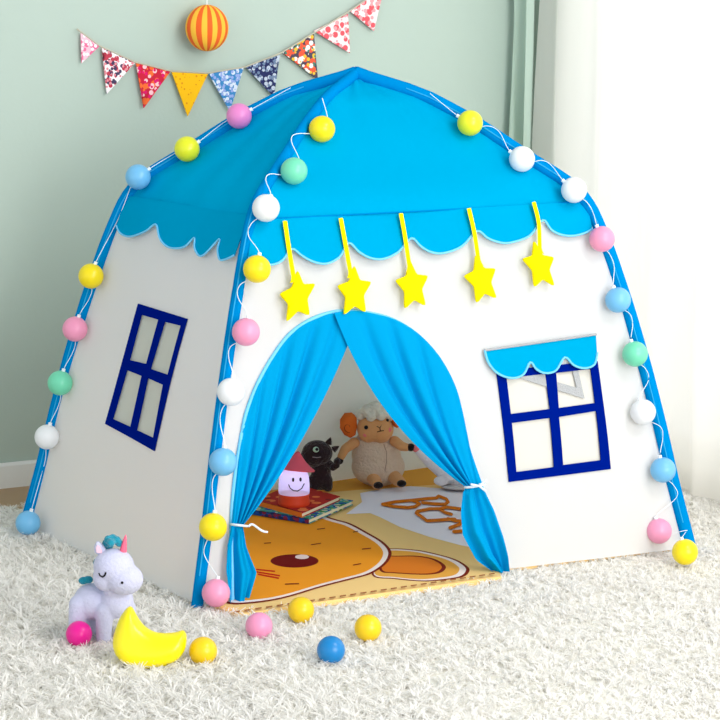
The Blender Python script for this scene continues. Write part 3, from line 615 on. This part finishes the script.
# ------------------------------------------------------------------ toys
class Fr:
    """local frame of a toy: x to the viewer's right, y away, z up, sized from the toy itself"""
    def __init__(s, key, u0, v0, z0, vs=1.01):
        s.vs = vs
        x, y, s.k = D['anc'][key]; s.u0, s.v0 = u0, v0; s.loc = (x, y, z0)
    def __call__(s, u, v, dy=0.): return Vector(((u-s.u0)*s.k, dy, (s.v0-v)*s.k*s.vs-dy*.2))
    def r(s, *a): return tuple(q*s.k for q in a)
# unicorn
f = Fr('unicorn', 104, 640, .0, 1.06); k = f.k
m_uni = mat('lavender_plush', (205, 206, 232), .95, bump=.35, bscale=180, sheen=.3, var=.04, vscale=30)
m_teal = mat('teal_plush', (20, 150, 175), .95, bump=.6, bscale=250, sheen=.3); m_pk = mat('pink_satin', (250, 110, 140), .6)
m_black = mat('black_thread', (18, 16, 22), .6); m_in = mat('pale_pink_plush', (246, 205, 222), .95)
uni = empty('unicorn_plush', f.loc, -YAW, 'lavender plush unicorn with teal mane and pink horn standing on the rug', 'plush toy')
blob('body', [('e', f(91, 604, .035), f.r(20, 20, 19)), ('e', f(116, 603, .02), f.r(17, 20, 17)), ('c', f(78, 606, .015), f(75, 637, .01), 10*k, 8*k), ('c', f(92, 608, .07), f(88, 640, .06), 10*k, 9*k),
     ('c', f(105, 612, 0), f(103.5, 637, 0), 9.5*k, 8*k), ('c', f(126, 610, .03), f(128, 640, .03), 9*k, 9*k), ('e', f(117, 588, .0), f.r(14, 12, 13))], m_uni, uni, .003, 8)
hd = blob('head', [('e', f(115, 568, -.01), f.r(20.5, 19.5, 18)), ('e', f(126.5, 580, -.022), f.r(18.5, 15.5, 16)), ('e', f(108, 579, -.012), f.r(14, 13, 14))], m_uni, uni, .003, 8)
fe = lambda x, z, d: f(101, 551, -.008)+Vector((x*k, -d, z*k))
er = sheet('ear', [(-5, -4), (-5.5, 2), (-3.5, 6.5), (-1, 7), (3, 4), (6, -1), (6.5, -5), (0, -7)], fe, m_uni, hd, step=1.5, t=.006, puff=lambda q: .005*min(1, q/3)**.5, sharp=2)
sheet('inner_ear', [(-2.5, -3), (-3, 2), (-1.5, 4.5), (1, 3), (3, -1), (3, -4)], lambda x, z, d: fe(x, z, .009+d), m_in, er, step=2, t=.001)
hp = [(0.0, -1), (3.6, 0), (3.3, 2), (3.4, 3), (2.7, 6), (2.8, 7), (1.9, 11), (1.9, 12), (.8, 16), (.1, 17.5)]
lathe('horn', [(a*k, b*k) for a, b in hp], m_pk, hd, f(124.5, 553.5, -.012), 20, tilt=Matrix.Rotation(.16, 3, 'Y'))
blob('mane', [('e', f(u, v, d), (r*k, r*k, r*k)) for u, v, d, r in [(107, 546, 0, 4), (110, 542.5, -.01, 4.5), (114, 541.5, -.006, 4.6), (118, 543, -.01, 4.3), (120.5, 546, -.008, 3.8), (113, 545, -.022, 4.2), (109, 548, .01, 5), (103, 556, .03, 6), (98, 566, .03, 6), (97, 577, .025, 5), (97, 583, .02, 4)]], m_teal, hd, .002, 2)
blob('back_mane', [('e', f(82, 583.5, .03), f.r(5, 3.4, 4)), ('e', f(87, 582.5, .03), f.r(5, 3.6, 4))], m_teal, uni, .002, 2)
from mathutils.bvhtree import BVHTree
def skin(o):
    me = o.data; t = BVHTree.FromPolygons([v.co for v in me.vertices], [tuple(p.vertices) for p in me.polygons])
    def q(p, lift=.0005):
        h = t.ray_cast(Vector((p.x, p.y-.3, p.z)), Vector((0, 1, 0)))[0]
        return (h if h else p)-Vector((0, lift, 0))
    return q
sk = skin(hd)
def onhead(u, v, cu, cv, cd, ru, rv, rd, lift=.001):
    q = max(0, 1-((u-cu)/ru)**2-((v-cv)/rv)**2); return sk(f(u, v, cd), .0003)
tube('closed_eye', [onhead(u, v, 115, 568, -.01, 19.5, 19, 18, .0) for u, v in [(102, 571), (103, 573.5), (105.5, 574.5), (108, 572.5), (109.3, 569.5)]], .0019, m_black, hd, 6)
sphere('nostril', onhead(125.5, 579.5, 126, 580, -.022, 17.5, 15, 16, 0), .0028, m_black, hd, nu=12, nv=8)
# crescent moon
f = Fr('moon', 148, 663, -.006); k = f.k
m_moon = mat('glossy_yellow_plastic', (255, 236, 0), .3, spec=.45, coat=.2)
mo = [(128, 608), (122, 614), (117, 623), (112.5, 640), (115, 653), (125, 663), (135, 666), (146, 667), (158, 666), (168, 663), (178, 658), (184.5, 649), (186, 640), (185.5, 634), (182, 630.5), (175, 632.5), (164, 633.5), (153, 632), (143, 626), (136, 617), (132, 610)]
mo = [((u-148)*k, (663-v)*k) for u, v in mo]
moon = empty('moon_light', f.loc, -YAW, 'glossy yellow crescent moon night light lying in front of the plush unicorn', 'night light')
mp = lambda x, z, d: Vector((x, -d+z*.25, z+.004))
bd = sheet('moon_body', sm2(mo, 4), mp, m_moon, moon, step=.006, t=.008, puff=lambda q: .026*(1-(1-min(1, q/.034))**2)**.5, sharp=2)
sphere('dot_eye', mp((142-148)*k, (663-634)*k, .0225), .0016, m_black, bd, nu=10, nv=6)
sphere('dot_eye', mp((139.5-148)*k, (663-632)*k, .0205), .0012, m_black, bd, nu=10, nv=6)
# sheep
f = Fr('sheep', 377, 484, .006); k = f.k
m_wool = mat('cream_fleece', (236, 212, 188), .98, bump=.9, bscale=160, sheen=.3); m_skin = mat('tan_plush', (226, 165, 108), .95, bump=.3, bscale=150, sheen=.2)
m_hair = mat('white_fluff', (240, 236, 220), .98, bump=1., bscale=120); m_horn = mat('orange_felt', (228, 110, 35), .9, bump=.3, bscale=120); m_blk = mat('black_plush', (28, 16, 20), .95, bump=.5, bscale=150, sheen=.2)
m_cheek = mat('pink_cheek', (240, 130, 130), .9)
shp = empty('sheep_plush', f.loc, -YAW, 'cream plush sheep with orange curled horn sitting at the back of the tent', 'plush toy')
bd = blob('body', [('e', f(378, 467, .0), f.r(27, 17, 20)), ('e', f(376, 455, .0), f.r(25, 16, 19)), ('e', f(373, 445, .0), f.r(20, 12, 16))], m_wool, shp, .004, 6)
tube('seam', [f(u, v, -.047+abs(v-460)*.0004) for u, v in [(383, 444), (386, 452), (386, 462), (384, 474)]], .0012, mat('seam_tan', (190, 160, 135), .9), bd, 5)  # seam line in a darker tan than the fleece
hd = blob('head', [('e', f(374, 428, -.02), f.r(18, 12, 14)), ('e', f(380, 429, -.022), f.r(13, 12, 14)), ('e', f(368, 430, -.022), f.r(11, 10.5, 13))], m_skin, shp, .003, 6)
blob('wool_hair', [('e', f(u, v, d), f.r(r, r*.9, r)) for u, v, d, r in [(360, 415, -.02, 6), (367, 411, -.03, 7), (375, 409, -.03, 7.5), (383, 411, -.03, 7), (389, 415, -.025, 6), (370, 417, -.045, 5), (380, 416, -.045, 5), (375, 413, 0, 12), (366, 418, 0, 9), (386, 419, 0, 8)]], m_hair, hd, .003, 2)
for u, v, s in ((348, 425, 1), (395, 421, .5)):
    fe = lambda x, z, d, u=u, v=v, s=s: f(u, v, -.02)+Vector((x*k*s, -d, z*k*s))
    hn = sheet('horn', [(8, 8), (3, 12), (-4, 11.5), (-8.5, 5), (-8.5, -3), (-4, -10), (2, -13), (7, -10), (8.5, -2)], fe, m_horn, hd, step=2, t=.012, puff=lambda q: .014*(1-(1-min(1, q/7))**2)**.5, sharp=2)
    tube('horn_curl', [fe(r*cos(t), r*sin(t)-1, .019) for t, r in [(a*.45, 1+a*.42) for a in range(12)]], .0013, mat('horn_stitch', (160, 70, 20), .9), hn, 5)
sk = skin(hd)
def hs(u, v, l=0): return sk(f(u, v, -.02), l)
sphere('eye', hs(365.5, 425.5), .0055, m_black, hd, nu=14, nv=8); sphere('eye', hs(386.5, 419), .0045, m_black, hd, nu=14, nv=8)
for u, v in ((365, 433), (388, 428)):
    q = hs(u, v, -.003); sphere('cheek', q, (.007, .0035, .0065), m_cheek, hd, nu=16, nv=8)
V, F = tube_geo([hs(u, v, .001) for u, v in [(376, 424), (379, 425.5), (381, 422), (379, 425.5), (379.5, 428.5)]], .0012, 6)
tube_geo([hs(u, v, .001) for u, v in [(376.5, 429.5), (379.5, 428.5), (383, 428)]], .0012, 6, V=V, F=F); mesh('muzzle_stitch', V, F, m_black, hd, sharp=2)
for pts, hf in (([(354, 443), (345, 449), (341, 457)], (339, 461)), ([(394, 441), (401, 446), (406, 447)], (410, 447))):
    a = blob('arm', [('c', f(*pts[0], -.02), f(*pts[1], -.035), 5.5*k, 4.8*k), ('c', f(*pts[1], -.035), f(*pts[2], -.04), 4.8*k, 4*k)], m_skin, shp, .0025, 4); sphere('hoof', f(*hf, -.042), f.r(4.4, 4, 4), m_blk, a, nu=16, nv=10)
for a_, b_ in (((373, 478), (377, 484)), ((394, 477), (400, 482))):
    l = blob('leg', [('c', f(*a_, -.03), f(*b_, -.065), 7*k, 5.5*k)], m_skin, shp, .0025, 4); sphere('hoof', f(b_[0]+1, b_[1]+1, -.078), f.r(4.8, 4.2, 3.5), m_blk, l, nu=16, nv=10)
# black plush
f = Fr('black', 319, 491, .006); k = f.k
blk = empty('black_plush', f.loc, -YAW, 'black plush creature with pointed ears and a round pale eye standing behind the lamp', 'plush toy')
m_blk2 = mat('charcoal_plush', (40, 20, 26), .95, bump=.7, bscale=140, sheen=.3)
blob('body', [('c', f(321, 466, 0), f(321, 480, 0), 10*k, 10.5*k), ('c', f(314, 480, -.01), f(314, 487, -.012), 6*k, 5*k), ('c', f(327, 480, -.01), f(328, 487, -.012), 6*k, 5*k)], m_blk2, blk, .003, 5)
hd = blob('head', [('e', f(317, 453, -.01), f.r(15.5, 12, 13)), ('e', f(313, 456, -.015), f.r(12.5, 10.5, 11.5))], m_blk2, blk, .003, 5)
for u, v, t in ((328, 443.5, .35), (333, 449.5, 1.0)): lathe('ear' if v < 449 else 'spike', [(a*k, b*k) for a, b in [(0.01, -1), (3.6, 0), (2.6, 3), (1.2, 5.5), (.1, 7)]], m_blk2, hd, f(u, v, -.01), 14, tilt=Matrix.Rotation(t, 3, 'Y'))
ey = sphere('eye', f(316, 449.5, -.043), f.r(3.0, 1.3, 2.9), mat('pale_green_eye', (190, 225, 200), .4), hd, nu=20, nv=12); sphere('pupil', f(317, 449.3, -.0462), f.r(1.7, .8, 1.7), m_black, ey, nu=14, nv=8)
tube('mouth', [f(312.5, 457, -.044), f(317, 457.5, -.045), f(321, 457, -.042)], .0014, mat('grey_stitch', (150, 140, 145), .9), hd, 6)
blob('arm', [('c', f(328, 463, -.01), f(333, 467, -.03), 4.2*k, 3.8*k), ('c', f(333, 467, -.03), f(336.5, 465, -.035), 3.8*k, 3.4*k), ('e', f(337, 461, -.036), f.r(3.6, 3.6, 3.4))], m_blk2, blk, .002, 4)
# white long-necked plush behind the right curtain
f = Fr('goose', 445, 487, .006); k = f.k
m_gw = mat('white_plush', (236, 234, 242), .95, bump=.5, bscale=130, sheen=.3)
go = empty('white_plush', f.loc, -YAW, 'white long-necked plush toy with a pink tip half hidden by the right door curtain', 'plush toy')
bd = blob('body', [('e', f(462, 474, .0), f.r(20, 12, 16)), ('c', f(448, 474, -.01), f(430, 462, -.01), 9.5*k, 6.5*k), ('c', f(430, 462, -.01), f(418, 451, -.01), 6.5*k, 4.5*k)], m_gw, go, .003, 5)
sphere('pink_tip', f(415.5, 448.5, -.012), f.r(4.2, 4.4, 4), m_cheek, bd, nu=18, nv=10)
blob('foot', [('e', f(441, 481, -.03), f.r(8, 4, 5)), ('e', f(447, 478, -.03), f.r(7, 4, 5))], m_gw, bd, .0025, 3)
lathe('base_disc', [(.001, 0), (17*k, .0), (18*k, .003), (17*k, .006), (.001, .007)], mat('pale_grey_felt', (205, 200, 200), .9), bd, f(458, 486.5, -.01), 32)
# books
def book(name, P, z, th, mc, ms, label, cat='book', art=None):
    c = sum((Vector((*p, 0)) for p in P), Vector())/4; root = empty(name, (c.x, c.y, z), 0, label, cat, 'picture books stacked under the lamp')
    Q = [Vector((*p, 0))-c for p in P]
    def slab(nm, s, za, zb, m, par, lab=None):
        V = [(q.x*s, q.y*s, h) for h in (za, zb) for q in Q]
        return mesh(nm, V, [(3, 2, 1, 0), (4, 5, 6, 7), (0, 1, 5, 4), (1, 2, 6, 5), (2, 3, 7, 6), (3, 0, 4, 7)], m, par, smooth=False, label=lab)
    slab('back_cover', 1, 0, .0018, mc, root); slab('pages', .97, .0018, th-.0018, m_pg, root); cv = slab('front_cover', 1, th-.0018, th, mc, root)
    a, b = Q[0], Q[1]; o = (a+b)*.5*.012
    V = [(a.x*1.005, a.y*1.005, 0), (b.x*1.005, b.y*1.005, 0), (b.x*1.005, b.y*1.005, th), (a.x*1.005, a.y*1.005, th), (a.x*.96, a.y*.96, 0), (b.x*.96, b.y*.96, 0), (b.x*.96, b.y*.96, th), (a.x*.96, a.y*.96, th)]
    mesh('spine', V, [(0, 1, 2, 3), (5, 4, 7, 6), (4, 0, 3, 7), (1, 5, 6, 2), (3, 2, 6, 7), (4, 5, 1, 0)], ms, root, smooth=False)
    return root, cv
m_pg = mat('book_pages', (238, 225, 195), .9)
book('picture_book', D['book0'], .0052, .012, printed('teal_cover_print', (70, 160, 150), [(20, 80, 160), (60, 140, 60), (210, 210, 170)], 40), printed('navy_spine_print', (15, 70, 150), [(120, 30, 60), (20, 40, 90)], 60), 'large teal picture book with blue spine, lowest in the small stack')
book('picture_book', D['book1'], .0172, .012, printed('red_cover_print', (178, 32, 20), [(225, 120, 60), (120, 20, 15)], 22, .3), mat('orange_spine', (235, 120, 30), .6), 'red covered picture book with orange spine directly under the smiling lamp')
# smiling lamp
f = Fr('lamp', 294, 504, .0293); k = f.k
lmp = empty('night_lamp', f.loc, -YAW, 'small smiling night lamp with a pink cone hat standing on the red book', 'lamp')
lathe('base', [(a*k, b*k) for a, b in [(15.3, 0), (16, 1), (16, 4), (15.2, 8), (15.6, 10), (15, 11.5)]], mat('orange_red_base', (205, 62, 28), .5), lmp, (0, 0, 0))
dm = lathe('glowing_head', [(a*k, b*k) for a, b in [(15.3, 11.5), (15.6, 14), (15.4, 22), (14.6, 29), (12.8, 34), (9, 38), (3, 40), (.1, 40.3)]], see_through(mat('glowing_white_plastic', (205, 200, 240), .5, emit=.3, emitc=(200, 200, 255)), .3), lmp, (0, 0, 0))
lathe('hat', [(a*k, b*k) for a, b in [(.1, 0), (18.5, -1.2), (19, 0), (14, 3.2), (9, 7.5), (5, 12.5), (2, 16.5), (.1, 17.5)]], mat('rose_red_hat', (225, 88, 108), .7), lmp, (f(296, 504).x, 0, 36.5*k), 32, tilt=Matrix.Rotation(.10, 3, 'Y') @ Matrix.Rotation(-.12, 3, 'X'))
def ond(u, v, R=15.8): x = (u-294); return Vector((x*k, -math.sqrt(max(0, R*R-x*x))*k, (504-v)*k))
sphere('eye', ond(293.5, 475.5), f.r(1.2, .8, 2.2), m_black, dm, nu=12, nv=8); sphere('eye', ond(300.8, 475.5), f.r(1.2, .8, 2.2), m_black, dm, nu=12, nv=8)
tube('smile', [ond(u, v) for u, v in [(289, 480.5), (290.5, 484), (294, 486.6), (298, 487), (302, 484.7), (304.5, 480)]], .0014, m_black, dm, 6)
bulb = bpy.data.lights.new('lamp_bulb', 'POINT'); bulb.energy = .12; bulb.color = (.92, .9, 1); bulb.shadow_soft_size = .02
bo = bpy.data.objects.new('lamp_bulb', bulb); COL.objects.link(bo); bo.parent = lmp; bo.location = (0, 0, 24*k)
# ------------------------------------------------------------------ wall decorations
FP = [('pink', (246, 190, 205), [(230, 110, 150), (255, 235, 240)], 70), ('floral_white', (245, 238, 240), [(190, 60, 80), (70, 60, 90), (225, 140, 150)], 62), ('red', (205, 30, 60), [(245, 110, 50), (250, 200, 205), (225, 20, 110)], 50), ('yellow', (250, 190, 10), [(225, 140, 10)], 95, .28),
      ('blue', (60, 135, 195), [(215, 225, 240), (150, 170, 225)], 75), ('navy', (35, 42, 90), [(190, 200, 215), (110, 130, 160)], 75), ('dark_floral', (80, 70, 85), [(240, 90, 60), (245, 240, 235), (235, 190, 60), (60, 130, 110)], 45), ('rose_white', (248, 225, 225), [(225, 90, 100), (240, 160, 165)], 50), ('rose_white', (248, 225, 225), [(225, 90, 100), (240, 160, 165)], 50)]
gx = D['bstr'][4][0]; bun = empty('bunting', (gx, WY, D['bstr'][4][1]), 0, 'cotton bunting of mixed printed triangles strung across the sage wall', 'bunting')
o0 = Vector(bun.location)
tube('string', [Vector((x, WY-.016, z))-o0 for x, z in D['bstr']], .0022, mat('twine', (190, 185, 165), .9), bun, 6)
for (nm, base, cols, scl, *cu), P in zip(FP, D['flags']):
    o = sheet('flag', [(p[0], p[1]) for p in P], lambda x, z, d: Vector((x, WY-.014-d, z))-o0, printed('cotton_'+nm, base, cols, scl, *cu), bun, step=.03, t=.004, label=nm.replace('_', ' ')+' print flag')
(bx, bz), (ex, _) = D['balloon']; R = abs(ex-bx)
def stripes():
    m = mat('balloon_stripes', (245, 160, 50), .8); nt = m.node_tree; N = nt.nodes; L = nt.links
    tc = N.new('ShaderNodeTexCoord'); sp = N.new('ShaderNodeSeparateXYZ'); L.new(tc.outputs['Object'], sp.inputs[0])
    at = N.new('ShaderNodeMath'); at.operation = 'ARCTAN2'; L.new(sp.outputs[1], at.inputs[0]); L.new(sp.outputs[0], at.inputs[1])
    ml = N.new('ShaderNodeMath'); ml.operation = 'MULTIPLY'; ml.inputs[1].default_value = 11; L.new(at.outputs[0], ml.inputs[0])
    sn = N.new('ShaderNodeMath'); sn.operation = 'SINE'; L.new(ml.outputs[0], sn.inputs[0])
    gt = N.new('ShaderNodeMath'); gt.operation = 'GREATER_THAN'; gt.inputs[1].default_value = 0; L.new(sn.outputs[0], gt.inputs[0])
    mx = N.new('ShaderNodeMix'); mx.data_type = 'RGBA'; mx.inputs['A'].default_value = lin((238, 100, 35)); mx.inputs['B'].default_value = lin((250, 190, 60))
    L.new(gt.outputs[0], mx.inputs['Factor']); L.new(mx.outputs['Result'], N['Principled BSDF'].inputs['Base Color']); return m
bal = empty('paper_balloon', (bx, WY-.06, bz), 0, 'orange and yellow striped paper balloon hanging at the wall above the bunting', 'balloon')
sphere('balloon_skin', (0, 0, 0), (R, R*.85, R*1.04), stripes(), bal, nu=44, nv=20)
tube('hanging_thread', [(0, 0, R*1.02), (0, 0, .9)], .0012, m_wire, bal, 5)
